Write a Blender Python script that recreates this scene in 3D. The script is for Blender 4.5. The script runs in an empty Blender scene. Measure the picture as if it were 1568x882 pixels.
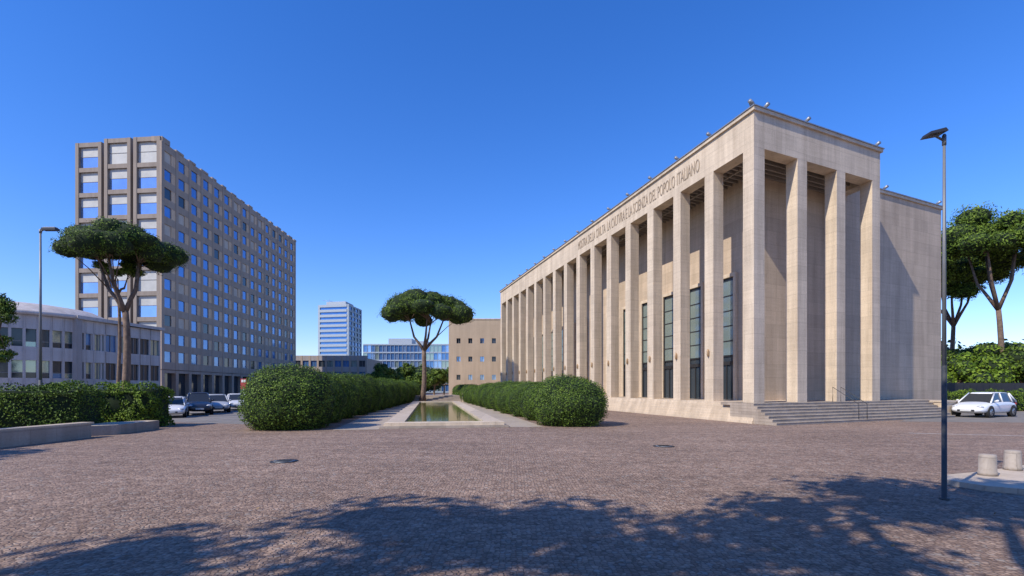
import bpy, math, random
import numpy as np
from mathutils import Vector, Matrix
random.seed(7); rng=np.random.default_rng(7)
scn=bpy.context.scene
scn.view_settings.view_transform='Standard'; scn.view_settings.look='None'; scn.view_settings.exposure=0
COL=scn.collection

# ------------------------------------------------------------------ materials
def newmat(name):
    m=bpy.data.materials.new(name); m.use_nodes=True
    nt=m.node_tree; b=nt.nodes['Principled BSDF']
    return m,nt,b
def N(nt,t,**k):
    n=nt.nodes.new(t)
    for a,v in k.items(): setattr(n,a,v)
    return n
def mixc(nt,blend,fac,a,b):
    n=nt.nodes.new('ShaderNodeMix'); n.data_type='RGBA'; n.blend_type=blend; n.clamp_factor=True
    for s,v in ((n.inputs[0],fac),(n.inputs[6],a),(n.inputs[7],b)):
        if isinstance(v,bpy.types.NodeSocket): nt.links.new(v,s)
        elif isinstance(v,(int,float)): s.default_value=v
        else: s.default_value=(*v,1)
    return n.outputs[2]
def ramp(nt,src,p0,p1,c0=(0,0,0),c1=(1,1,1)):
    r=nt.nodes.new('ShaderNodeValToRGB'); nt.links.new(src,r.inputs[0])
    r.color_ramp.elements[0].position=p0; r.color_ramp.elements[1].position=p1
    r.color_ramp.elements[0].color=(*c0,1); r.color_ramp.elements[1].color=(*c1,1)
    return r.outputs[0]
def noise(nt,scale,detail=4,vec=None,rough=.55):
    n=nt.nodes.new('ShaderNodeTexNoise'); n.inputs['Scale'].default_value=scale
    n.inputs['Detail'].default_value=detail; n.inputs['Roughness'].default_value=rough
    if vec is not None: nt.links.new(vec,n.inputs['Vector'])
    return n.outputs['Fac']
def scaled(nt,vec,s):
    m=nt.nodes.new('ShaderNodeMapping'); nt.links.new(vec,m.inputs[0]); m.inputs['Scale'].default_value=s
    return m.outputs[0]
def bump(nt,b,h,strength,dist=.02):
    n=nt.nodes.new('ShaderNodeBump'); n.inputs['Strength'].default_value=strength; n.inputs['Distance'].default_value=dist
    nt.links.new(h,n.inputs['Height']); nt.links.new(n.outputs[0],b.inputs['Normal'])
def simple(name,col,rough=.6,metal=0,var=.12,scale=3,bmp=0):
    m,nt,b=newmat(name)
    pos=N(nt,'ShaderNodeNewGeometry').outputs['Position']
    f=noise(nt,scale,5,pos)
    c=mixc(nt,'MIX',ramp(nt,f,.3,.7),tuple(x*(1-var) for x in col),tuple(min(1,x*(1+var)) for x in col))
    nt.links.new(c,b.inputs['Base Color']); b.inputs['Roughness'].default_value=rough; b.inputs['Metallic'].default_value=metal
    if bmp: bump(nt,b,noise(nt,scale*8,3,pos),bmp)
    return m
def wallvec(nt):
    g=N(nt,'ShaderNodeNewGeometry')
    sp=N(nt,'ShaderNodeSeparateXYZ'); nt.links.new(g.outputs['Position'],sp.inputs[0])
    sn=N(nt,'ShaderNodeSeparateXYZ'); nt.links.new(g.outputs['True Normal'],sn.inputs[0])
    ax=N(nt,'ShaderNodeMath',operation='ABSOLUTE'); nt.links.new(sn.outputs[0],ax.inputs[0])
    ay=N(nt,'ShaderNodeMath',operation='ABSOLUTE'); nt.links.new(sn.outputs[1],ay.inputs[0])
    gt=N(nt,'ShaderNodeMath',operation='GREATER_THAN'); nt.links.new(ax.outputs[0],gt.inputs[0]); nt.links.new(ay.outputs[0],gt.inputs[1])
    mx=nt.nodes.new('ShaderNodeMix'); nt.links.new(gt.outputs[0],mx.inputs[0]); nt.links.new(sp.outputs[0],mx.inputs[2]); nt.links.new(sp.outputs[1],mx.inputs[3])
    cb=N(nt,'ShaderNodeCombineXYZ'); nt.links.new(mx.outputs[0],cb.inputs[0]); nt.links.new(sp.outputs[2],cb.inputs[1])
    return cb.outputs[0],g.outputs['Position']
def stone(name,col,bw=1.6,bh=.8,stain=.35,mort=.012,contrast=.1,vein=.3,mdark=.75):
    m,nt,b=newmat(name)
    uv,pos=wallvec(nt)
    br=N(nt,'ShaderNodeTexBrick'); nt.links.new(uv,br.inputs['Vector'])
    br.inputs['Scale'].default_value=1; br.inputs['Brick Width'].default_value=bw; br.inputs['Row Height'].default_value=bh
    br.inputs['Mortar Size'].default_value=mort; br.inputs['Mortar Smooth'].default_value=.3
    br.inputs['Color1'].default_value=(*[c*(1-contrast) for c in col],1); br.inputs['Color2'].default_value=(*[c*(1+contrast) for c in col],1)
    br.inputs['Mortar'].default_value=(*[c*mdark for c in col],1)
    veins=noise(nt,1,6,scaled(nt,pos,(.5,.5,7)))
    c=mixc(nt,'MULTIPLY',vein,br.outputs[0],ramp(nt,veins,.3,.7,(.72,.68,.62),(1.12,1.1,1.07)))
    st=noise(nt,1,5,scaled(nt,pos,(1.6,1.6,.12)))
    c=mixc(nt,'MULTIPLY',stain,c,ramp(nt,st,.38,.62,(.55,.51,.47),(1.1,1.1,1.1)))
    st2=noise(nt,1,6,scaled(nt,pos,(5,5,.25)),.7)
    c=mixc(nt,'MULTIPLY',stain*.7,c,ramp(nt,st2,.30,.5,(.55,.50,.46),(1,1,1)))
    big=noise(nt,.35,4,pos)
    c=mixc(nt,'MULTIPLY',.4,c,ramp(nt,big,.3,.7,(.78,.77,.76),(1.1,1.08,1.05)))
    pit=noise(nt,14,4,pos)
    c=mixc(nt,'MULTIPLY',.3,c,ramp(nt,pit,.32,.5,(.6,.57,.53),(1,1,1)))
    nt.links.new(c,b.inputs['Base Color']); b.inputs['Roughness'].default_value=.8
    bump(nt,b,pit,.3,.02)
    return m
def leafmat(name,dark,light,rough=.6):
    m,nt,b=newmat(name)
    g=N(nt,'ShaderNodeNewGeometry')
    r=g.outputs['Random Per Island']
    c=mixc(nt,'MIX',r,dark,light)
    oi=N(nt,'ShaderNodeObjectInfo')
    f=noise(nt,1.1,4,g.outputs['Position'])
    c=mixc(nt,'MULTIPLY',.75,c,ramp(nt,f,.35,.65,(.5,.56,.45),(1.3,1.22,1.1)))
    c=mixc(nt,'MULTIPLY',.5,c,ramp(nt,oi.outputs['Random'],0,1,(.75,.8,.75),(1.1,1.1,1.1)))
    nt.links.new(c,b.inputs['Base Color']); b.inputs['Roughness'].default_value=rough; b.inputs['Specular IOR Level'].default_value=.2
    return m
def glass(name,col,metal=.5,rough=.06):
    m,nt,b=newmat(name)
    pos=N(nt,'ShaderNodeNewGeometry').outputs['Position']
    f=noise(nt,.5,2,pos)
    c=mixc(nt,'MIX',f,tuple(x*.8 for x in col),tuple(min(1,x*1.2) for x in col))
    nt.links.new(c,b.inputs['Base Color']); b.inputs['Metallic'].default_value=metal; b.inputs['Roughness'].default_value=rough
    return m

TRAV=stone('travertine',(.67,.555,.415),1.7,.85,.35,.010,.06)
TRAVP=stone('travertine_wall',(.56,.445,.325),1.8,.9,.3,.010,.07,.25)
STEP=stone('step_stone',(.40,.335,.27),2.2,.164,.3,.014)
PALE=stone('pale_paving',(.56,.47,.37),1.2,1.2,.2)
TAUPE=stone('taupe_concrete',(.40,.315,.245),4,3.1,.2,.008,.04,.1,.9)
TAUPE2=stone('tan_panel',(.66,.48,.32),2,3.1,.2,.008,.06,.1,.9)
FRONTC=stone('grey_concrete',(.28,.235,.195),4,4.5,.25,.008,.04,.1,.9)
LILAC=stone('grey_render',(.38,.335,.31),3,3,.2,.004,.03,.1)
BEIGE=stone('beige_render',(.48,.365,.245),4,4,.2,.004,.03,.1)
BANDW=stone('concrete_band',(.54,.49,.46),3,3,.3,.004,.03,.1)
WHITEC=simple('white_concrete',(.56,.53,.50),.7)
HAZE=simple('haze_tinted_cladding',(.36,.41,.46),.6)  # cladding colour darkened and blued to imitate distance haze
DARK=simple('dark_metal',(.035,.035,.038),.5,.3)
GREYM=simple('galvanised_metal',(.30,.31,.32),.45,.5)
SOFF=simple('ceiling_slat',(.28,.24,.20),.8)
GL_SKY=glass('painted_sky_glass',(.10,.23,.48),.45,.08)  # blue base colour stands in for the sky mirrored in the panes
GL_BLUE=glass('blue_glass',(.28,.42,.66),.6)
GL_DARK=glass('dark_glass',(.05,.065,.08),.3)
GL_GREEN=glass('green_glass',(.32,.40,.37),.55)
BLIND=simple('roller_blind',(.50,.42,.33),.6,0,.15,.6)
BLINDG=simple('pale_blind',(.46,.46,.43),.6,0,.12,.6)
FRAME=simple('window_frame',(.20,.19,.18),.5)
BARK=simple('pine_bark',(.17,.115,.08),.9,0,.4,4,.8)
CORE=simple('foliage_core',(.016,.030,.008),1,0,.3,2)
PINE=leafmat('pine_needles',(.035,.070,.010),(.17,.25,.032),.6)
BUSH=leafmat('shrub_leaves',(.026,.060,.008),(.145,.225,.028))
HEDGEL=leafmat('hedge_leaves',(.06,.12,.010),(.20,.29,.03))
FARL=leafmat('tree_leaves',(.03,.065,.012),(.15,.22,.030))
KERB=stone('kerb_stone',(.39,.34,.295),1.0,.5,.3)

def cobble():
    m,nt,b=newmat('cobblestone')
    pos=N(nt,'ShaderNodeNewGeometry').outputs['Position']
    S=14.5
    v=N(nt,'ShaderNodeTexVoronoi'); v.inputs['Scale'].default_value=S; v.inputs['Randomness'].default_value=.6; nt.links.new(pos,v.inputs['Vector'])
    e=N(nt,'ShaderNodeTexVoronoi',feature='DISTANCE_TO_EDGE'); e.inputs['Scale'].default_value=S; e.inputs['Randomness'].default_value=.6; nt.links.new(pos,e.inputs['Vector'])
    sp=N(nt,'ShaderNodeSeparateColor'); nt.links.new(v.outputs['Color'],sp.inputs[0])
    c=mixc(nt,'MIX',sp.outputs[0],(.265,.188,.146),(.46,.348,.275))
    c=mixc(nt,'MIX',ramp(nt,sp.outputs[1],.85,.97),c,(.38,.33,.29))
    c=mixc(nt,'MULTIPLY',.8,c,ramp(nt,noise(nt,.18,6,pos,.65),.35,.65,(.80,.77,.75),(1.12,1.09,1.06)))
    c=mixc(nt,'MULTIPLY',.8,c,ramp(nt,noise(nt,2.6,7,pos,.8),.35,.65,(.57,.54,.53),(1.27,1.23,1.19)))
    c=mixc(nt,'MULTIPLY',.6,c,ramp(nt,noise(nt,1,6,scaled(nt,pos,(.15,1.1,1)),.75),.35,.65,(.74,.72,.70),(1.16,1.13,1.1)))
    ed=ramp(nt,e.outputs['Distance'],.02,.13)
    c=mixc(nt,'MULTIPLY',.7,c,mixc(nt,'MIX',ed,(.40,.37,.34),(1,1,1)))
    nt.links.new(c,b.inputs['Base Color']); b.inputs['Roughness'].default_value=.8; b.inputs['Specular IOR Level'].default_value=.3
    hh=mixc(nt,'ADD',.35,ramp(nt,e.outputs['Distance'],0,.18),noise(nt,26,4,pos))
    bump(nt,b,hh,.8,.016)
    return m
COB=cobble()
ASPH=simple('asphalt',(.20,.18,.16),.85,0,.2,1.2,.4)
PAINT=simple('road_paint',(.62,.60,.57),.7,0,.25,6)
GRASS=simple('earth_and_grass',(.08,.09,.04),.95,0,.4,.5)
m,nt,b=newmat('pool_water'); WATER=m
b.inputs['Roughness'].default_value=.06; b.inputs['IOR'].default_value=1.33
p=N(nt,'ShaderNodeNewGeometry').outputs['Position']
c=mixc(nt,'MIX',ramp(nt,noise(nt,.8,4,p),.3,.7),(.08,.105,.02),(.18,.175,.035)); nt.links.new(c,b.inputs['Base Color'])
bump(nt,b,noise(nt,5,3,p),.08,.02)

# ------------------------------------------------------------------ mesh helpers
class MB:
    def __init__(s): s.v=[];s.f=[];s.m=[];s.mats=[];s.sm=[]
    def mi(s,mat):
        if mat not in s.mats: s.mats.append(mat)
        return s.mats.index(mat)
    def add(s,vs,fs,mat,smooth=False):
        o=len(s.v); s.v+= [tuple(x) for x in vs]; k=s.mi(mat)
        for f in fs: s.f.append(tuple(i+o for i in f)); s.m.append(k); s.sm.append(smooth)
    def box(s,x0,x1,y0,y1,z0,z1,mat,T=None):
        vs=[(x,y,z) for z in (z0,z1) for x,y in ((x0,y0),(x1,y0),(x1,y1),(x0,y1))]
        if T: vs=[T(*q) for q in vs]
        s.add(vs,[(3,2,1,0),(4,5,6,7),(0,1,5,4),(1,2,6,5),(2,3,7,6),(3,0,4,7)],mat)
    def quad(s,pts,mat): s.add(pts,[tuple(range(len(pts)))],mat)
    def tube(s,pts,rad,mat,n=8,cap=True):
        pts=[Vector(p) for p in pts]; vs=[];fs=[]
        for i,p in enumerate(pts):
            d=(pts[min(i+1,len(pts)-1)]-pts[max(i-1,0)]).normalized()
            a=d.cross(Vector((0,1,0) if abs(d.y)<.9 else (1,0,0))).normalized(); b_=d.cross(a)
            for k in range(n):
                t=2*math.pi*k/n; vs.append(p+(a*math.cos(t)+b_*math.sin(t))*rad[i])
        for i in range(len(pts)-1):
            for k in range(n):
                fs.append((i*n+k,i*n+(k+1)%n,(i+1)*n+(k+1)%n,(i+1)*n+k))
        if cap: fs.append(tuple(range(n))[::-1]); fs.append(tuple((len(pts)-1)*n+k for k in range(n)))
        s.add(vs,fs,mat,True)
    def prism(s,poly,z0,z1,mat,top=None):
        n=len(poly); vs=[(x,y,z0) for x,y in poly]+[(x,y,z1) for x,y in poly]
        s.add(vs,[(i,(i+1)%n,n+(i+1)%n,n+i) for i in range(n)],mat)
        s.add([(x,y,z1) for x,y in poly],[tuple(range(n))],top or mat)
    def obj(s,name,parent=None,recalc=True,sub=0):
        me=bpy.data.meshes.new(name); me.from_pydata(s.v,[],s.f)
        for mt in s.mats: me.materials.append(mt)
        me.polygons.foreach_set('material_index',s.m); me.polygons.foreach_set('use_smooth',s.sm)
        me.update()
        if recalc:
            import bmesh
            bm=bmesh.new(); bm.from_mesh(me); bmesh.ops.recalc_face_normals(bm,faces=bm.faces); bm.to_mesh(me); bm.free()
        o=bpy.data.objects.new(name,me); COL.objects.link(o)
        if parent: o.parent=parent
        if sub:
            md=o.modifiers.new('sub','SUBSURF'); md.levels=sub; md.render_levels=sub
        return o
def empty(name,loc=(0,0,0),rz=0):
    e=bpy.data.objects.new(name,None); COL.objects.link(e); e.location=loc; e.rotation_euler[2]=rz; e.empty_display_size=.5
    return e

def leafquads(c,nrm,size,asp=.5):
    n=len(c); r=rng.normal(size=(n,3)); t=np.cross(nrm,r); t/=np.linalg.norm(t,axis=1)[:,None]+1e-9
    b=np.cross(nrm,t); s=size[:,None]
    v=np.stack([c-t*s*.5,c+b*s*asp*.5,c+t*s*.5,c-b*s*asp*.5],1).reshape(-1,3)
    return v
def foliage_mesh(name,leafv,leafm,extra=None):
    n=len(leafv)//4
    ev=np.array(extra.v) if extra else np.zeros((0,3)); ef=extra.f if extra else []
    verts=np.concatenate([leafv,ev]); me=bpy.data.meshes.new(name)
    loops=np.concatenate([np.arange(4*n)]+[np.array(f)+4*n for f in ef]) if ef else np.arange(4*n)
    tot=np.array([4]*n+[len(f) for f in ef]); start=np.concatenate([[0],np.cumsum(tot)[:-1]])
    me.vertices.add(len(verts)); me.vertices.foreach_set('co',verts.astype(np.float32).ravel())
    me.loops.add(len(loops)); me.loops.foreach_set('vertex_index',loops.astype(np.int32))
    me.polygons.add(len(tot)); me.polygons.foreach_set('loop_start',start.astype(np.int32))
    try: me.polygons.foreach_set('loop_total',tot.astype(np.int32))
    except Exception: pass
    me.materials.append(leafm)
    mi=[0]*n
    if extra:
        for mt in extra.mats: me.materials.append(mt)
        mi+= [k+1 for k in extra.m]
    me.polygons.foreach_set('material_index',np.array(mi,dtype=np.int32))
    me.polygons.foreach_set('use_smooth',np.array([False]*n+[True]*len(ef)))
    me.update(calc_edges=True); me.validate()
    return me
def sph(n):
    v=rng.normal(size=(n,3)); return v/np.linalg.norm(v,axis=1)[:,None]
def blob(mb,c,r,mat,nu=12,nv=7,jit=.08):
    vs=[];fs=[]
    for j in range(nv+1):
        ph=math.pi*j/nv
        for i in range(nu):
            th=2*math.pi*i/nu; k=1+random.uniform(-jit,jit)
            vs.append((c[0]+r[0]*k*math.sin(ph)*math.cos(th),c[1]+r[1]*k*math.sin(ph)*math.sin(th),c[2]+r[2]*k*math.cos(ph)))
    for j in range(nv):
        for i in range(nu): fs.append((j*nu+i,j*nu+(i+1)%nu,(j+1)*nu+(i+1)%nu,(j+1)*nu+i))
    mb.add(vs,fs,mat,True)

def pine(name,loc,H,R,nl=24,leaves=24000,ls=.24,crown_h=None,fork=.55,lean=(0,0),core=.72,trunk=.28,loose=0,mat=None,seed=1,flat=.5,asp=.32,lrs=(.22,.33),nb=5):
    global rng
    rng=np.random.default_rng(seed); random.seed(seed)
    mat=mat or PINE
    ch=crown_h or R*.55
    mb=MB(); zc=H-ch
    lobes=[]
    for i in range(nl):
        if i<nl*.45:
            a=2*math.pi*i/(nl*.45)+random.uniform(-.2,.2); r=R*random.uniform(.62,.82)
        else:
            a=random.uniform(0,6.283); r=R*.62*math.sqrt(random.random())
        lr=R*random.uniform(*lrs)
        z=zc+ch*.2+(ch*.55)*(1-(r/R)**2)*random.uniform(.7,1.0)+random.uniform(-.08,.1)*ch-loose*random.random()*ch
        lobes.append((lean[0]+r*math.cos(a),lean[1]+r*math.sin(a),z,lr,lr*random.uniform(flat-.05,flat+.15)))
    fz=H*fork; fx,fy=lean[0]*.5,lean[1]*.5
    npt=7; tp=[];tr=[]
    for i in range(npt):
        t=i/(npt-1); tp.append((fx*t+math.sin(t*5+seed)*.08*H/12,fy*t+math.cos(t*4+seed)*.06*H/12,fz*t)); tr.append(trunk*(1.35 if i==0 else 1-.3*t))
    mb.tube(tp,tr,BARK,9)
    fp=Vector(tp[-1])
    sub=[]
    for i in range(nb):
        a=2*math.pi*i/nb+random.uniform(-.3,.3); rr=R*random.uniform(.3,.5)
        e=Vector((lean[0]+rr*math.cos(a),lean[1]+rr*math.sin(a),zc+ch*.15))
        md=fp.lerp(e,.55)+Vector((math.cos(a)*R*.05,math.sin(a)*R*.05,-.03*H))
        m2=fp.lerp(e,.25)+Vector((math.cos(a)*R*.03,math.sin(a)*R*.03,-.015*H))
        mb.tube([fp-Vector((0,0,.3)),m2,md,e],[trunk*.62,trunk*.5,trunk*.4,trunk*.26],BARK,7); sub.append((md,e))
    for (x,y,z,lr,lz) in lobes:
        e=Vector((x,y,z-lz*.2)); md,b0=min(sub,key=lambda q:(q[1]-e).length)
        st=b0 if (random.random()<.9 or loose>0) else md
        mid=st.lerp(e,.5)+Vector((0,0,.01*H))
        mb.tube([st,mid,e],[trunk*.18,trunk*.12,trunk*.05],BARK,5)
    if core>0:
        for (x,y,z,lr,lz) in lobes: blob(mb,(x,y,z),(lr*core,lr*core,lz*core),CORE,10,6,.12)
    L=np.array(lobes); w=L[:,3]**2; idx=rng.choice(len(L),leaves,p=w/w.sum()); d=sph(leaves)
    ph=rng.uniform(0,6.28,(len(L),3))
    k=.88+.14*np.sin(d[:,0]*7+ph[idx,0])*np.sin(d[:,1]*7+ph[idx,1])+.1*np.sin(d[:,2]*6+ph[idx,2])
    rad=k*rng.uniform(.74,1.12,leaves)
    c=L[idx,:3]+d*np.stack([L[idx,3],L[idx,3],L[idx,4]],1)*rad[:,None]
    nn=d+rng.normal(size=(leaves,3))*.45; nn/=np.linalg.norm(nn,axis=1)[:,None]
    lv=leafquads(c,nn,rng.uniform(.6,1.3,leaves)*ls,asp)
    me=foliage_mesh(name,lv,mat,mb)
    o=bpy.data.objects.new(name,me); COL.objects.link(o); o.location=loc
    return o

def bush_mesh(seed,leaves,ls):
    global rng; rng=np.random.default_rng(seed); random.seed(seed)
    mb=MB(); vs=[];fs=[]
    ph=rng.uniform(0,6.28,8)
    def rad(d):
        x,y,z=d[...,0],d[...,1],d[...,2]
        return 1+.045*np.sin(4*x+ph[0])*np.sin(4*y+ph[1])+.035*np.sin(7*z+ph[2])*np.sin(6*x+ph[3])+.03*np.sin(11*y+ph[4]+5*z)*np.sin(9*x+ph[5])+.018*np.sin(19*x+ph[6])*np.sin(17*z+ph[7]+8*y)
    def sq(d):
        a=(np.abs(d)**2.15).sum(-1)**(1/2.15); return d/a[...,None]
    nu,nv=30,16
    for j in range(nv+1):
        for i in range(nu):
            d=np.array([math.sin(math.pi*j/nv)*math.cos(6.283*i/nu),math.sin(math.pi*j/nv)*math.sin(6.283*i/nu),math.cos(math.pi*j/nv)])
            vs.append(tuple(sq(d)*rad(d)*.915))
    for j in range(nv):
        for i in range(nu): fs.append((j*nu+i,j*nu+(i+1)%nu,(j+1)*nu+(i+1)%nu,(j+1)*nu+i))
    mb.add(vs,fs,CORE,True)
    d=sph(leaves); c=sq(d)*(rad(d)*rng.uniform(.915,1.02,leaves))[:,None]
    k=rng.random(leaves)<.03; c[k]*=1.035
    nn=d+rng.normal(size=(leaves,3))*.45; nn/=np.linalg.norm(nn,axis=1)[:,None]
    lv=leafquads(c,nn,rng.uniform(.6,1.35,leaves)*ls,.5)
    return foliage_mesh('clipped_bush',lv,BUSH,mb)

def hedge(name,p0,p1,wid,h,leaves,ls,mat,seed,bumpy=.12,z0=0):
    global rng; rng=np.random.default_rng(seed)
    p0=np.array(p0,float);p1=np.array(p1,float); Ln=np.linalg.norm(p1-p0); u=(p1-p0)/Ln; n=np.array([-u[1],u[0]])
    ar=[Ln*h,Ln*h,Ln*wid,wid*h,wid*h]; ar=np.array(ar)/sum(ar)
    s=rng.choice(5,leaves,p=ar); a=rng.uniform(0,Ln,leaves); w=rng.uniform(-wid/2,wid/2,leaves); z=rng.uniform(0,h,leaves)
    w=np.where(s==0,-wid/2,np.where(s==1,wid/2,w)); z=np.where(s==2,h,z); a=np.where(s==3,0,np.where(s==4,Ln,a))
    nn=np.zeros((leaves,3)); sg={0:(-n[0],-n[1],0),1:(n[0],n[1],0),2:(0,0,1),3:(-u[0],-u[1],0),4:(u[0],u[1],0)}
    for k,q in sg.items(): nn[s==k]=q
    off=bumpy*(np.sin(a*2.1+seed)*np.sin(z*2.7+w*2)+.6*np.sin(a*5.3+z*4))+rng.uniform(-.14,.06,leaves)
    rnd=np.clip((z-h*.7)/(h*.3),0,1)**2*np.abs(w)/(wid/2)
    z=z-rnd*.18*h
    c=np.stack([p0[0]+u[0]*a+n[0]*w,p0[1]+u[1]*a+n[1]*w,z+z0],1)+nn*off[:,None]
    nr=nn+rng.normal(size=(leaves,3))*.7; nr/=np.linalg.norm(nr,axis=1)[:,None]
    lv=leafquads(c,nr,rng.uniform(.6,1.3,leaves)*ls,.5)
    mb=MB(); T=lambda x,y,zz:(p0[0]+u[0]*x+n[0]*y,p0[1]+u[1]*x+n[1]*y,zz)
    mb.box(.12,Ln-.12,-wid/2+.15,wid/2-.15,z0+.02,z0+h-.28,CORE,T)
    me=foliage_mesh(name,lv,mat,mb); o=bpy.data.objects.new(name,me); COL.objects.link(o); return o

# ------------------------------------------------------------------ ground
mb=MB(); mb.quad([(-3000,-3000,0),(3000,-3000,0),(3000,3000,0),(-3000,3000,0)],COB); mb.obj('ground')
mb=MB(); mb.quad([(-21.5,29.5,.004),(-13.8,27,.004),(-13.3,30,.004),(-24,170,.004),(-58,170,.004),(-47,40,.004),(-40,29.5,.004)],ASPH)
mb.obj('road')
mb=MB(); mb.quad([(23,29.5,.004),(60,24,.004),(120,30,.004),(120,42,.004),(40,42,.004),(30,36,.004)],ASPH); mb.obj('side_road')
mb=MB()
def strip(mb,a,b_,w,z,mat):
    a=Vector(a);b_=Vector(b_);d=(b_-a).normalized();n=Vector((-d.y,d.x))*w/2
    mb.quad([(*(a-n),z),(*(b_-n),z),(*(b_+n),z),(*(a+n),z)],mat)
strip(mb,(17.5,21.9),(27,18.6),.10,.009,PAINT)
mb.obj('painted_line')
mb=MB(); mb.quad([(-3000,190,.006),(3000,190,.006),(3000,3000,.006),(-3000,3000,.006)],GRASS); mb.obj('distant_terrain')

mb=MB(); mb.prism([(8.95,10.2),(9.15,9.6),(9.9,9.0),(11.5,8.4),(24,8.0),(24,16),(13.2,12.5),(10.8,11.3),(9.4,10.8)],0,.11,KERB,PALE); mb.obj('sidewalk')
for x,y in ((10.3,10.75),(11.55,11.45)):
    mb=MB(); mb.tube([(0,0,.0),(0,0,.08),(0,0,.09),(0,0,.42),(0,0,.45),(0,0,.46)],[.17,.17,.155,.15,.135,.05],KERB,20)
    o=mb.obj('stone_bollard'); o.location=(x,y,.11)
rng=np.random.default_rng(55); n=900
cc=np.stack([rng.uniform(-16,14,n),rng.uniform(3,22,n),rng.uniform(.012,.02,n)],1)
nn=np.array([0,0,1.])+rng.normal(size=(n,3))*.25; nn/=np.linalg.norm(nn,axis=1)[:,None]
me=foliage_mesh('fallen_leaves',leafquads(cc,nn,rng.uniform(.03,.07,n),.5),simple('dry_leaf',(.20,.13,.06),.8,0,.5,2))
o=bpy.data.objects.new('fallen_leaves',me); COL.objects.link(o)
# cast-iron drain covers set in the paving
for x,y in ((-6.2,13.5),(5.2,17.0)):
    mb=MB(); mb.tube([(0,0,.0),(0,0,.012)],[.36,.36],DARK,24); mb.tube([(0,0,.012),(0,0,.018)],[.27,.27],GREYM,24)
    for q in range(6): mb.box(-.2,.2,-.2+q*.075,-.17+q*.075,.018,.024,DARK)
    o=mb.obj('manhole_cover'); o.location=(x,y,0)

# ------------------------------------------------------------------ pool
PC=Vector((-3.35,24.9)); PD=Vector((-.164,1)).normalized(); PN=Vector((PD.y,-PD.x))
def TP(u,v,z): q=PC+PN*u+PD*v; return (q.x,q.y,z)
root=empty('reflecting_pool')
mb=MB(); Lp=40
mb.box(-2.95,-2.05,.9,Lp,0.02,.26,PALE,TP); mb.box(2.05,2.95,.9,Lp,.02,.26,PALE,TP)
mb.box(-3.0,3.0,0,.9,.02,.262,TRAV,TP); mb.box(-3.0,3.0,Lp,Lp+.9,.02,.262,PALE,TP)
mb.box(-3.2,3.2,-.22,Lp+1.1,.0,.12,STEP,TP)
mb.obj('rim',root)
mb=MB(); mb.quad([TP(-2.06,.88,.165),TP(2.06,.88,.165),TP(2.06,Lp+.02,.165),TP(-2.06,Lp+.02,.165)],WATER); mb.obj('water',root)
mb=MB(); mb.quad([TP(-5.3,-.6,.008),TP(-3.2,-.6,.008),TP(-3.2,50,.008),TP(-5.3,50,.008)],PALE)
mb.quad([TP(3.2,-.2,.008),TP(5.0,-.2,.008),TP(5.0,50,.008),TP(3.2,50,.008)],PALE); mb.obj('pavement')
mb=MB()
for i in range(6): mb.box(-3.6,3.6,46+i*.4,56,i*.15,(i+1)*.15,STEP,TP)
mb.box(-4.6,-3.7,45.5,56,0,1.3,TRAV,TP); mb.box(3.7,4.6,45.5,56,0,1.3,TRAV,TP)
mb.obj('stone_stairs')

BM=[bush_mesh(11+i,17000,.047) for i in range(3)]
def bush(x,y,rx,h,i,zr):
    o=bpy.data.objects.new('clipped_bush',BM[i%3]); COL.objects.link(o)
    o.scale=(rx,rx*1.0,h*.58); o.location=(x,y,h*.42); o.rotation_euler[2]=zr
random.seed(3)
for i in range(15):
    y=24.6+i*4.1; x=-10.9-.098*(y-23.8); h=3.15 if i==0 else 2.95+random.uniform(-.2,.15)
    bush(x,y,2.2 if i==0 else 1.9+random.uniform(-.15,.12),h,i,random.uniform(0,6))
for i in range(15):
    y=26.8+i*4.1; x=3.05-.2*(y-26.8); h=2.68 if i==0 else 2.45+random.uniform(-.2,.15)
    bush(x,y,2.05 if i==0 else 1.8+random.uniform(-.15,.12),h,i+1,random.uniform(0,6))

# ------------------------------------------------------------------ colonnade building
A=Vector((13.75,28.2)); E=Vector((.908,.420)); L=Vector((-.2794,.9602))
def TC(s,t,z): q=A+E*s+L*t; return (q.x,q.y,z)
root=empty('colonnade_building')
FZ=1.15; SZ=15.75; TZ=17.75; W=12.0; LEN=56.05; cw=.86
mb=MB()
def column(s0,s1,t0,t1):
    mb.box(s0,s1,t0,t1,FZ,SZ,TRAV,TC)
for k in range(17):
    t=k*3.447; column(0,cw,t,t+cw)
for k in range(1,4):
    s=k*(W-cw)/3; column(s,s+cw,0,cw)
column(W-cw,W,3.0,3.0+cw)
mb.obj('columns',root)
mb=MB()
mb.box(-.004,W+.004,-.004,cw+.004,SZ,TZ,TRAV,TC)
mb.box(-.004,cw+.004,cw+.004,LEN,SZ,TZ,TRAV,TC)
mb.box(W-cw,W+.004,cw+.004,3.9,SZ,TZ,TRAV,TC)
mb.obj('architrave',root)
mb=MB(); mb.box(-.14,W+.14,-.14,LEN+.1,TZ,TZ+.2,TRAV,TC); mb.box(-.2,W+.2,-.2,LEN+.15,TZ+.2,TZ+.26,GREYM,TC); mb.obj('cornice',root)
mb=MB(); REC=3.3
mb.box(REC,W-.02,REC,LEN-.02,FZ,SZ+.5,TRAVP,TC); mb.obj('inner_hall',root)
mb=MB(); mb.box(cw,W-.01,cw,LEN-.03,SZ+.9,SZ+1.0,SOFF,TC); mb.obj('ceiling',root)
mb=MB(); t=cw+.25
while t<LEN-.5:
    mb.box(cw,REC if t>REC-.1 else W-cw,t,t+.1,SZ+.25,SZ+.85,SOFF,TC); t+=.5
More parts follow.
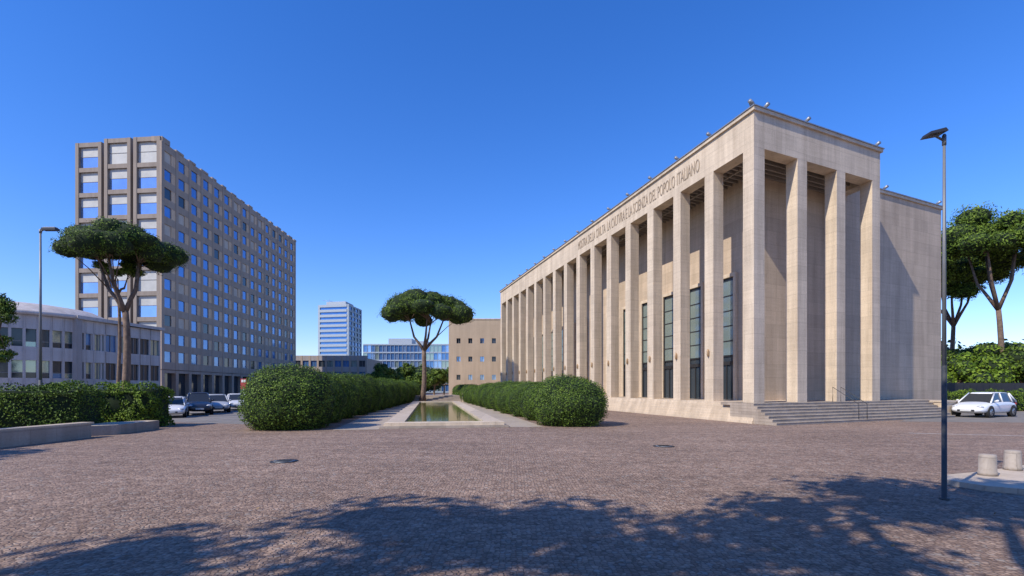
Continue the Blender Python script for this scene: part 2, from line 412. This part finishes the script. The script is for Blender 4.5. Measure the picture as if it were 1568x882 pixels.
mb.box(1.9,2.02,cw,LEN-.5,SZ+.2,SZ+.7,SOFF,TC); mb.box(cw,W-cw,2.1,2.22,SZ+.2,SZ+.7,SOFF,TC)
mb.obj('ceiling_slats',root)
mb=MB()
for k in range(16):
    c=k*3.447+cw/2+1.72
    if c<REC+.9: continue
    t0,t1=c-.75,c+.75; z0,z1=FZ,9.7
    mb.box(REC-.05,REC+.02,t0,t1,z0,z1,GL_DARK,TC)
    mb.box(REC-.10,REC-.04,t0+.12,t1-.12,4.3,z1-.25,GL_GREEN,TC)
    for zz in np.arange(4.2,9.4,1.05): mb.box(REC-.13,REC-.09,t0,t1,zz,zz+.07,DARK,TC)
    mb.box(REC-.13,REC-.03,t0-.02,t0+.1,z0,z1,DARK,TC); mb.box(REC-.13,REC-.03,t1-.1,t1+.02,z0,z1,DARK,TC)
    mb.box(REC-.15,REC-.03,t0+.1,t1-.1,3.6,3.85,DARK,TC)
    mb.box(REC-.12,REC-.06,c-.04,c+.04,FZ,3.6,DARK,TC)
    mb.box(REC-.22,REC,t0-.25,t0-.02,z0,z1+.25,TRAV,TC); mb.box(REC-.22,REC,t1+.02,t1+.25,z0,z1+.25,TRAV,TC); mb.box(REC-.22,REC,t0-.02,t1+.02,z1,z1+.25,TRAV,TC)
mb.obj('windows',root)
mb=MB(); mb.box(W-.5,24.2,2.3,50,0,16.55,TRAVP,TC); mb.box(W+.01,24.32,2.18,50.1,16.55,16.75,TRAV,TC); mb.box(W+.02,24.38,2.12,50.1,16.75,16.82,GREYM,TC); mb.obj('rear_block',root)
mb=MB()
for i in range(7):
    p_=.07*(6-i)+.03
    mb.box(-.08-p_,W+.5,-.36,LEN+.3,i*FZ/7,(i+1)*FZ/7,TRAV,TC)
mb.obj('plinth',root)
mb=MB()
for i in range(7):
    mb.box(-.42,17.2,-.36-.27*(6-i)-.001*i,2.32 if i==6 else 1.5,i*FZ/7+.001,(i+1)*FZ/7+.002,STEP,TC)
    mb.box(-.43,17.22,-.385-.27*(6-i),-.37-.27*(6-i)+.01,(i+1)*FZ/7-.035,(i+1)*FZ/7+.004,TRAV,TC)
mb.obj('entrance_steps',root)
mb=MB(); mb.box(17.3,19.4,-1.2,2.2,0,1.0,TRAV,TC); mb.box(17.24,19.46,-1.26,2.2,1.0,1.12,PALE,TC); mb.obj('stair_wall',root)
mb=MB()
for s in (6.6,7.4):
    mb.tube([TC(s,-2.0,.17),TC(s,-2.0,1.05),TC(s,-.3,2.05),TC(s,-.3,1.15)],[.02]*4,DARK,6)
mb.obj('handrail',root)
mb=MB()
BR=simple('brass',(.40,.26,.14),.5,.3)
for k in range(1,17):
    t=k*3.447+cw/2
    p=TC(-.09,t,4.3); mb.tube([(p[0],p[1],4.0),(p[0],p[1],4.1),(p[0],p[1],4.4),(p[0],p[1],4.5)],[.03,.075,.075,.03],BR,8)
mb.obj('column_lanterns',root)
mb=MB()
def flood(s,t,z,ds,dt):
    p=TC(s,t,z); mb.tube([(p[0],p[1],z),(p[0],p[1],z+.22)],[.025,.025],GREYM,6)
    q=TC(s+ds*.28,t+dt*.28,z+.30); r=TC(s-ds*.1,t-dt*.1,z+.18)
    mb.tube([r,(p[0],p[1],z+.22),q],[.06,.10,.11],GREYM,8)
for k in range(1,16): flood(.1,k*3.447+.4,TZ+.26,-1,0)
for s in (1.0,4.6,11.7): flood(s,.1,TZ+.26,0,-1)
flood(0,.1,TZ+.26,-1,0); flood(.1,0.3,TZ+.3,-1,-.6)
for s in (16.5,23.8): flood(s,2.4,16.82,0,-1)
mb.obj('roof_floodlights',root)
cu=bpy.data.curves.new('t','FONT'); cu.body="MOSTRA DELLA CIVILTA  LA CVLTVRA E LA SCIENZA DEL POPOLO ITALIANO"; cu.extrude=.02; cu.size=1.25; cu.offset=-.012
to=bpy.data.objects.new('t',cu); COL.objects.link(to); bpy.context.view_layer.update()
me=bpy.data.meshes.new_from_object(to.evaluated_get(bpy.context.evaluated_depsgraph_get()))
wd=max(v.co.x for v in me.vertices); bpy.data.objects.remove(to)
ENG=simple('engraved_letters',(.32,.25,.18),.8); me.materials.clear(); me.materials.append(ENG)
o=bpy.data.objects.new('inscription',me); COL.objects.link(o); o.parent=root
st=TC(-.02,24.5,16.35); X=Vector((-L.x,-L.y,0)); Y=Vector((0,0,1)); Z=X.cross(Y)
M=Matrix.Identity(4)
for i in range(3): M[i][0]=X[i]*(19.7/wd); M[i][1]=Y[i]; M[i][2]=Z[i]; M[i][3]=st[i]
o.matrix_world=M

# ------------------------------------------------------------------ generic facade
def facade(mb,p0,p1,z0,z1,nc,nr,pw,sh,mats,wall,wall2=None,depth=.45,proud=.05,split=None,topext=0,rnd=None,mull=0,frame=FRAME,panel=None):
    p0=Vector(p0);p1=Vector(p1); u=(p1-p0); Ln=u.length; u.normalize(); n=Vector((u.y,-u.x))
    T=lambda a,v,z:(p0.x+u.x*a+n.x*v,p0.y+u.y*a+n.y*v,z)
    cwid=(Ln-pw)/nc; rh=(z1-z0-sh)/nr
    for i in range(nc+1): mb.box(i*cwid,i*cwid+pw,-depth,0,z0,z1+topext,wall,T)
    for j in range(nr+1):
        for i in range(nc): mb.box(i*cwid+pw,(i+1)*cwid,-depth,-proud,z0+j*rh,z0+j*rh+sh,wall2 or wall,T)
    d=depth*.75
    for j in range(nr):
        for i in range(nc):
            a0,a1=i*cwid+pw,(i+1)*cwid; b0,b1=z0+j*rh+sh,z0+(j+1)*rh
            if panel:
                w_=(a1-a0)*panel[0]
                mb.box(a1-w_,a1,-depth,-proud-.03,b0,b1,panel[1],T); a1=a1-w_
            if split:
                zz=b0+(b1-b0)*split[0]
                lo=rnd(i,j,0); hi=rnd(i,j,1)
                mb.quad([T(a0,-d,b0),T(a1,-d,b0),T(a1,-d,zz),T(a0,-d,zz)],lo); mb.quad([T(a0,-d,zz),T(a1,-d,zz),T(a1,-d,b1),T(a0,-d,b1)],hi)
                mb.box(a0,a1,-d,-d+.05,zz-.04,zz+.04,frame,T)
            else:
                mb.quad([T(a0,-d,b0),T(a1,-d,b0),T(a1,-d,b1),T(a0,-d,b1)],rnd(i,j,0) if rnd else random.choice(mats))
            for q in range(1,mull+1):
                aa=a0+(a1-a0)*q/(mull+1); mb.box(aa-.04,aa+.04,-d,-d+.07,b0,b1,frame,T)

random.seed(5)
C=Vector((-60,85)); F=Vector((-62.7,144)); G=Vector((-76.4,86.6)); K=Vector((-79,145))
root=empty('office_tower')
mb=MB()
mb.prism([(-61.3,86.6),(-63.9,143.0),(-78.0,143.5),(-75.4,88.2)],0,43.2,TAUPE); mb.obj('core',root)
mb=MB()
def rs(i,j,k):
    r=random.random()
    return GL_SKY if r<.80 else (BLIND if r<.91 else GL_DARK)
facade(mb,C,F,5.2,44.4,15,12,.75,1.3,None,TAUPE,TAUPE,.30,.05,rnd=rs,mull=0,panel=(.36,TAUPE2))
facade(mb,C,F,0,5.1,15,1,.8,.5,[GL_DARK],TAUPE,None,1.0)
mb.obj('side_facade',root)
mb=MB()
for i in range(16):
    p=C.lerp(F,(i*3.85+.2)/59.1); hh=random.choice((.5,.9,1.2)) if i<6 else random.choice((.3,.6))
    mb.box(p.x-1.9,p.x-.02,p.y,p.y+1.3+random.random(),44.38,44.4+hh*.7,TAUPE)
mb.obj('roof_parapet',root)
mb=MB()
for k in range(3):
    a=G+(C-G)*(k/3+.012); b_=G+(C-G)*((k+1)/3-.02)
    def rf(i,j,kk): return BLINDG if (kk==1 or random.random()<.35) else GL_BLUE
    facade(mb,a,b_,4.6,45.2-(.5 if k==0 else 0),1,9,.62,.75,None,FRONTC,FRONTC,.6,.06,split=(.55,),rnd=rf,mull=0)
mb.obj('front_facade',root)

random.seed(9)
root=empty('rotunda_office_building')
mb=MB(); P0=Vector((-49.0,56)); P1=Vector((-47.6,67.2))
DC=Vector((-58.3,58.5)); DR=9.6
mb.prism([(P0.x-.6,P0.y+.9),(P1.x-.6,P1.y),(P1.x-14,P1.y+1),(P0.x-9,P0.y+6)],0,9.7,LILAC)
mb.tube([(DC.x,DC.y,0),(DC.x,DC.y,9.7)],[DR-.6,DR-.6],LILAC,48); mb.obj('core',root)
mb=MB()
rr=lambda i,j,k: random.choice((GL_DARK,GL_DARK,GL_DARK,GL_SKY,GL_GREEN))
facade(mb,P0,P1,1.6,9.7,7,2,.2,1.35,None,BANDW,BANDW,.25,-.08,rnd=rr,mull=1)
mb.box(P0.x-.2,P0.x+.35,P0.y-.5,P0.y+.2,0,9.75,LILAC)
nseg=26; angs=[math.radians(-150+ i*(165/nseg)) for i in range(nseg+1)]
pts=[Vector((DC.x+DR*math.cos(a),DC.y+DR*math.sin(a))) for a in angs]
for i in range(nseg): facade(mb,pts[i],pts[i+1],1.6,9.7,1,2,.12,1.45,None,BANDW,BANDW,.3,-.06,rnd=rr,mull=0,split=(.3,))
mb.obj('facade',root)
mb=MB()
mb.tube([(DC.x,DC.y,9.75),(DC.x,DC.y,10.15),(DC.x,DC.y,10.16),(DC.x,DC.y,10.4),(DC.x,DC.y,11.2),(DC.x,DC.y,11.6),(DC.x,DC.y,11.8)],[DR+.45,DR+.45,DR-.6,DR-.9,DR-2.5,DR-5,.3],BANDW,48)
mb.prism([(P0.x+.5,P0.y-.6),(P1.x+.5,P1.y+.2),(P1.x-14,P1.y+1.2),(P0.x-9,P0.y+6.2)],9.76,10.14,BANDW)
mb.obj('roof',root)

root=empty('beige_building')
mb=MB(); Y0=98
X0=(687-784)*Y0/760
mb.box(X0+.1,X0+25,Y0+.45,Y0+24,0,15.4,BEIGE); mb.obj('core',root)
mb=MB(); facade(mb,(X0,Y0),(X0+13.2,Y0),1,14.4,5,3,1.55,2.6,[GL_DARK,GL_BLUE,GL_DARK],BEIGE,None,.5,.003,mull=1)
mb.box(X0,X0+13.2,Y0-.01,Y0+.45,14.4,15.5,BEIGE); mb.box(X0-.1,X0+13.3,Y0-.12,Y0+.3,15.5,15.7,TRAV)
mb.box(X0,X0+13.2,Y0,Y0+.45,0,1,BEIGE); mb.obj('facade',root)
root=empty('high_rise_tower'); Y0=300
xs=lambda px,y:(px-784)*y/760
a=Vector((xs(487,300),300)); b_=Vector((xs(534,296),296)); c_=Vector((xs(554,318),318)); d_=a+(c_-b_)
mb=MB(); mb.prism([tuple(a.lerp(c_,.03)),tuple(b_.lerp(d_,.03)),tuple(c_.lerp(a,.03)),tuple(d_.lerp(b_,.03))],0,51,TAUPE); mb.obj('core',root)
mb=MB(); facade(mb,a,b_,0,52,1,17,1.2,1.5,[GL_SKY],HAZE,HAZE,.6,-.3); facade(mb,b_,c_,0,52,4,17,1.4,1.0,[GL_SKY,GL_DARK],HAZE,HAZE,.6,.1)
mb.prism([tuple(a.lerp(c_,.18)),tuple(b_.lerp(d_,.18)),tuple(c_.lerp(a,.2)),tuple(d_.lerp(b_,.2))],51,54.5,HAZE)
mb.obj('facade',root)
mb=MB(); mb.tube([(a.x+4,a.y+8,51),(a.x+4,a.y+8,57)],[.12,.08],GREYM,5); mb.tube([(a.x-.3,a.y+8,56.3),(a.x+6,a.y+8,55.7)],[.1,.1],GREYM,5); mb.obj('roof_mast',root)
root=empty('glass_office_building')
mb=MB(); Y0=210; x0,x1=xs(556,Y0),xs(700,Y0); mb.box(x0+.5,x1,Y0+.9,Y0+20,0,20,TAUPE); mb.obj('core',root)
mb=MB(); facade(mb,(x0,Y0),(x1,Y0),0,20.6,24,6,.12,.55,[GL_SKY,GL_SKY,GL_BLUE,GL_GREEN],HAZE,HAZE,.4,-.05)
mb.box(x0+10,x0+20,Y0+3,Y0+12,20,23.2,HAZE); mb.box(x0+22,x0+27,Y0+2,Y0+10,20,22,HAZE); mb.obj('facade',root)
root=empty('grey_office_block')
mb=MB(); Y0=158; x0,x1=xs(448,Y0),xs(562,Y0); mb.box(x0+.5,x1-.4,Y0+.6,Y0+20,0,11.5,TAUPE); mb.obj('core',root)
mb=MB(); facade(mb,(x0,Y0),(x1,Y0),0,12.3,9,3,.6,1.6,[GL_DARK,GL_SKY,GL_GREEN],TAUPE,LILAC,.5,.06,mull=1); mb.obj('facade',root)

# ------------------------------------------------------------------ trees
pine('pine_tree',(-24.8,32,0),12.75,3.3,34,42000,.15,3.1,.56,(-.35,0),.84,.25,seed=4,flat=.66,lrs=(.25,.37),nb=4)
pine('pine_tree',(-12.6,70,0),15.7,6.4,34,42000,.26,5.0,.48,(.6,0),.84,.38,seed=12,flat=.60,lrs=(.24,.36),nb=4)
for i,(x,y,h,r,ln) in enumerate([(59.5,60,26,6.8,(-1.5,0)),(66,60,26.5,7,(1,0)),(58,68,23,5.5,(-1,1)),(74,62,26,7,(0,1)),(64,72,25,6,(0,0))]):
    pine('pine_tree',(x,y,0),h,r,30,26000,.34,8.5,.45,ln,.68,.36,loose=.42,seed=30+i,flat=.6,asp=.4,lrs=(.24,.38))
pine('pine_tree',(-26.6,33.5,0),10.8,1.6,10,5000,.17,1.6,.8,(.1,0),.6,.12,seed=61)
pine('pine_tree',(-33.6,31.0,0),12.0,2.4,22,12000,.2,7.5,.4,(0,0),.4,.22,loose=.6,seed=71)
for i,(x,y,h,r) in enumerate([(-19,-6.5,12,5.8),(-9.6,-3.0,12,5.4),(-1,-1.0,12,5.6),(-14,-12,13,6),(-5,-9.5,13,6),(3.5,-8,13,6),(7.6,-1.6,12,5.6),(-27,7.2,12,4.4),(-24,-10,13,6)]):
    pine('pine_tree',(x,y,0),h,r,24,8500,.34,3.2,.55,(0,0),.48,.28,loose=.35,seed=90+i,flat=.35,asp=.45,lrs=(.20,.32))
def roundtree(name,loc,H,R,seed,leaves=7000,ls=.4,mat=None):
    return pine(name,loc,H,R,20,leaves,ls,H*.75,.3,(0,0),.75,.25,loose=.35,mat=mat or FARL,seed=seed,flat=.85,asp=.6)
for i,(px,y,h,r) in enumerate([(585,140,11,4),(600,120,8,3.5),(625,125,9.5,4),(665,120,9,3.5),(680,130,9.5,4),(572,150,8,3),(640,110,6,3)]):
    roundtree('background_tree',(xs(px,y),y,0),h,r,120+i,5000,.5)
for i,(px,y,h,r) in enumerate([(1480,56,7.5,4.2),(1530,60,9.0,4.5),(1570,58,8.5,4.5),(1455,70,8.5,4),(1610,60,9,5),(1500,75,11,5)]):
    roundtree('broadleaf_tree',(xs(px,y),y,0),h,r,140+i,8000,.34,HEDGEL if i in(0,1) else FARL)
def treeline(name,x0,y0,x1,y1,h,n,leaves,seed):
    global rng; rng=np.random.default_rng(seed); mb=MB(); random.seed(seed)
    cs=[]
    for i in range(n):
        t=i/(n-1); r=h*random.uniform(.35,.6); cs.append((x0+(x1-x0)*t,y0+(y1-y0)*t+random.uniform(-4,4),h*random.uniform(.35,.6),r*1.3,r))
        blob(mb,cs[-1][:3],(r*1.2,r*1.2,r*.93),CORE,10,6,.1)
    Ls=np.array(cs); idx=rng.integers(0,n,leaves); d=sph(leaves)
    c=Ls[idx,:3]+d*np.stack([Ls[idx,3],Ls[idx,3],Ls[idx,4]],1)*rng.uniform(.85,1.1,leaves)[:,None]
    nn=d+rng.normal(size=(leaves,3))*.5; nn/=np.linalg.norm(nn,axis=1)[:,None]
    me=foliage_mesh(name,leafquads(c,nn,rng.uniform(.6,1.3,leaves)*h*.09,.6),FARL,mb)
    o=bpy.data.objects.new(name,me); COL.objects.link(o)
treeline('distant_trees',-250,185,-30,185,9,50,20000,201)
treeline('distant_trees',70,85,190,80,11,26,12000,202)
treeline('distant_trees',-140,60,-85,150,8,20,9000,203)

hedge('hedge',(-30,18.5),(-18.3,21.6),2.2,2.15,26000,.10,BUSH,301)
hedge('hedge',(-24.5,25.3),(-18.2,25.6),2.2,2.2,20000,.11,HEDGEL,302,.2)
mb=MB(); mb.prism([(-40,10.5),(-17.0,15.7),(-17.0,16.2),(-16.95,20.0),(-17.4,20.05),(-17.45,16.2),(-40,11.1)],0,.55,KERB)
mb.prism([(-17.03,15.6),(-16.92,20.1),(-17.45,20.12),(-17.5,15.95)],.551,.62,PALE); mb.obj('stone_wall')
mb=MB(); mb.prism([(-17.5,20.6),(-16.9,21.2),(-17.2,24.2),(-17.8,24.2),(-19,22.0)],0,.42,KERB,PALE); mb.obj('stone_planter')
hedge('hedge',(34.5,41.5),(46,44),1.6,1.75,12000,.13,HEDGEL,303,.15)
mb=MB()
for i in range(30): 
    x=33+i*.75; y=42.8+i*.18; mb.box(x,x+.06,y,y+.06,0,2.5,DARK)
    mb.box(x+.07,x+.73,y+.08,y+.1,.3,2.45,DARK)
mb.obj('metal_fence')

# ------------------------------------------------------------------ lamps
LP=simple('lamp_pole_paint',(.20,.205,.21),.5,.3); LPD=simple('lamp_pole_base_paint',(.06,.065,.07),.6,.2)
def street_lamp(loc,H,dirx,r,diry=0):
    root=empty('street_lamp',loc)
    mb=MB(); mb.tube([(0,0,0),(0,0,.03),(0,0,.031),(0,0,2.4)],[r*2.2,r*2.2,r*1.15,r*1.1],LPD,14); mb.tube([(0,0,2.4),(0,0,H)],[r*.95,r*.6],LP,14); mb.obj('pole',root)
    mb=MB()
    mb.tube([(0,0,H-.12),(dirx*.18,diry*.18,H-.02),(dirx*.3,diry*.3,H-.02)],[r*.55]*3,LP,8)
    mb.tube([(0,0,H-.2),(0,0,H-.02)],[r*.9,r*.9],LP,10); mb.obj('arm',root)
    return root
o=street_lamp((7.75,8.9,0),6.55,-1,.036)
mb=MB()
vs=[(-.34,-.12,6.50),(-.02,-.12,6.56),(-.02,.12,6.56),(-.34,.12,6.50),(-.31,-.09,6.56),(-.04,-.09,6.63),(-.04,.09,6.63),(-.31,.09,6.56)]
mb.add(vs,[(3,2,1,0),(4,5,6,7),(0,1,5,4),(1,2,6,5),(2,3,7,6),(3,0,4,7)],DARK); mb.obj('lamp_head',o)
o=street_lamp((-23.75,25,0),10.0,1,.07)
mb=MB(); mb.box(.15,.85,-.14,.14,9.93,10.04,DARK); mb.box(.2,.8,-.1,.1,10.04,10.09,GREYM); mb.obj('lamp_head',o)

# ------------------------------------------------------------------ cars
TYRE=simple('tyre',(.02,.02,.02),.9); HUB=simple('wheel_rim',(.4,.4,.41),.35,.8)
HL=simple('headlight',(.6,.62,.64),.15,.3); TL=simple('tail_light',(.35,.02,.02),.3); PLT=simple('number_plate',(.6,.6,.58),.5)
CG=glass('car_glass',(.03,.035,.04),.0,.04)
def car(loc,rz,col,kind='hatch',s=1):
    m,nt,b=newmat('car_paint'); b.inputs['Base Color'].default_value=(*col,1); b.inputs['Roughness'].default_value=.3; b.inputs['Coat Weight'].default_value=.6
    root=empty('parked_car',loc,rz); root.scale=(s,s,s*(1.12 if kind=='suv' else 1))
    st=[(-2.1,.62,.38,.62,.78),(-2.02,.80,.26,.80,.93),(-1.4,.86,.22,.90,.98),(-.2,.87,.20,.90,.96),(.9,.87,.21,.86,.95),(1.35,.86,.22,.80,.90),(1.85,.82,.24,.68,.76),(2.08,.70,.30,.58,.64),(2.14,.55,.36,.52,.56)]
    mb=MB(); vs=[];fs=[]
    for x,w,zl,zs,zt in st:
        half=[(w*.86,zl),(w,zl+.13),(w*1.0,zs-.12),(w*.94,zs+.01),(w*.55,zt)]
        ring=half+[(-y,z) for y,z in half[::-1]]
        vs+=[(x,y,z) for y,z in ring]
    n=10
    for i in range(len(st)-1):
        for k in range(n): fs.append((i*n+k,i*n+(k+1)%n,(i+1)*n+(k+1)%n,(i+1)*n+k))
    fs.append(tuple(range(n))); fs.append(tuple((len(st)-1)*n+k for k in range(n)))
    mb.add(vs,fs,m,True); mb.obj('body',root,sub=2)
    bk=-1.95 if kind!='sedan' else -1.65
    tb=-1.55 if kind!='sedan' else -.95
    mb=MB()
    v=[(bk,-.74,.9),(1.15,-.76,.86),(1.15,.76,.86),(bk,.74,.9),(tb,-.57,1.42),(.30,-.59,1.43),(.30,.59,1.43),(tb,.57,1.42)]
    mb.add(v,[(0,1,5,4),(1,2,6,5),(2,3,7,6),(3,0,4,7),(4,5,6,7)],CG); mb.obj('windows',root)
    mb=MB(); vs=[];
    for x,w,z in ((tb-.08,.52,1.40),(tb+.1,.60,1.45),(-.6,.61,1.48),(.2,.60,1.46),(.36,.54,1.42)):
        vs+=[(x,-w,z-.03),(x,-w*.8,z+.01),(x,w*.8,z+.01),(x,w,z-.03),(x,w*.9,z-.06),(x,-w*.9,z-.06)]
    fs=[(i*6+k,i*6+(k+1)%6,(i+1)*6+(k+1)%6,(i+1)*6+k) for i in range(4) for k in range(6)]+[(0,1,2,3,4,5),(24,25,26,27,28,29)]
    mb.add(vs,fs,m,True)
    for sg in (-1,1):
        for a,c in (((1.16,.77,.86),(.30,.595,1.43)),((-.25,.765,.88),(-.3,.60,1.44)),((bk,.755,.9),(tb,.575,1.42)),((bk+.5,.76,.9),(tb+.15,.58,1.43))):
            mb.tube([(a[0],sg*a[1],a[2]),(c[0],sg*c[1],c[2])],[.045,.035],m,6)
        mb.tube([(.85,sg*.80,.95),(.82,sg*.95,.98),(.80,sg*1.0,.98)],[.03,.075,.05],m,8)
    mb.obj('roof',root)
    mb=MB()
    for x in (-1.32,1.35):
        for sg in (-1,1):
            mb.tube([(x,sg*.868,.33),(x,sg*.873,.33)],[.385,.38],TYRE,20)
            mb.tube([(x,sg*.66,.32),(x,sg*.84,.32),(x,sg*.885,.32)],[.32,.32,.28],TYRE,22)
            mb.tube([(x,sg*.87,.32),(x,sg*.893,.32)],[.215,.19],HUB,14)
            for q in range(5):
                a=q*1.257; mb.tube([(x+.05*math.cos(a),sg*.896,.32+.05*math.sin(a)),(x+.18*math.cos(a),sg*.896,.32+.18*math.sin(a))],[.012,.012],DARK,4)
    mb.obj('wheels',root)
    mb=MB()
    for sg in (-1,1):
        blob(mb,(1.93,sg*.58,.63),(.14,.19,.075),HL,10,6,0); blob(mb,(-2.0,sg*.66,.80),(.08,.12,.13),TL,10,6,0)
    mb.box(2.10,2.15,-.4,.4,.36,.47,DARK); mb.box(2.15,2.165,-.26,.26,.38,.48,PLT); mb.box(-2.13,-2.10,-.26,.26,.5,.61,PLT)
    mb.obj('lights_and_plates',root)
car((-23.4,34.3,0),math.radians(-60),(.72,.72,.72),'hatch',.95)
car((-23.9,37.8,0),math.radians(-55),(.02,.022,.03),'suv',1)
car((-24.6,41.3,0),math.radians(-55),(.42,.43,.44),'hatch')
car((-25.3,45.6,0),math.radians(-55),(.62,.62,.62),'sedan')
car((-27.5,51,0),math.radians(-60),(.05,.05,.06),'hatch')
car((-29,58,0),math.radians(-70),(.3,.3,.32),'sedan')
car((32.9,34.6,0),math.radians(205),(.74,.75,.76),'hatch',1.15)
car((40,34.5,0),math.radians(185),(.3,.1,.08),'hatch',1.0)

root=empty('road_sign',(-26.2,48.5,0)); mb=MB(); mb.tube([(0,0,0),(0,0,2.6)],[.04,.04],GREYM,8); mb.obj('post',root)
mb=MB(); mb.box(-.3,.3,-.05,-.0,1.9,2.9,simple('red_panel',(.35,.03,.03),.5)); mb.box(-.22,.22,-.06,-.05,2.55,2.8,PAINT); mb.obj('panel',root)

# ------------------------------------------------------------------ light
el=math.radians(42); az=math.atan2(-.77,-.64)
D=Vector((math.sin(az)*math.cos(el),math.cos(az)*math.cos(el),math.sin(el)))
sl=bpy.data.lights.new('sun','SUN'); sl.energy=5.0; sl.angle=math.radians(.53); sl.color=(1,.925,.81)
so=bpy.data.objects.new('sun',sl); COL.objects.link(so); so.rotation_euler=D.to_track_quat('Z','Y').to_euler(); so.location=(-30,-30,50)
w=bpy.data.worlds.new('World'); scn.world=w; w.use_nodes=True; nt=w.node_tree; bg=nt.nodes['Background']
sky=nt.nodes.new('ShaderNodeTexSky'); sky.sky_type='NISHITA'; sky.sun_disc=False; sky.sun_elevation=el; sky.sun_rotation=az
sky.air_density=1.15; sky.dust_density=.1; sky.ozone_density=4.0; sky.altitude=0
hs=nt.nodes.new('ShaderNodeHueSaturation'); hs.inputs['Saturation'].default_value=1.28; hs.inputs['Value'].default_value=1.4
nt.links.new(sky.outputs[0],hs.inputs['Color'])
tint=mixc(nt,'MULTIPLY',1.0,hs.outputs[0],(.76,.78,1.12))
nt.links.new(tint,bg.inputs[0]); bg.inputs[1].default_value=.138

cam=bpy.data.cameras.new('camera'); co=bpy.data.objects.new('camera',cam); COL.objects.link(co)
co.location=(0,0,2.0); co.rotation_euler=(math.radians(90),0,0)
cam.sensor_width=36; cam.lens=36*760/1568; cam.shift_y=153/1568; cam.clip_start=.1; cam.clip_end=8000
scn.camera=co
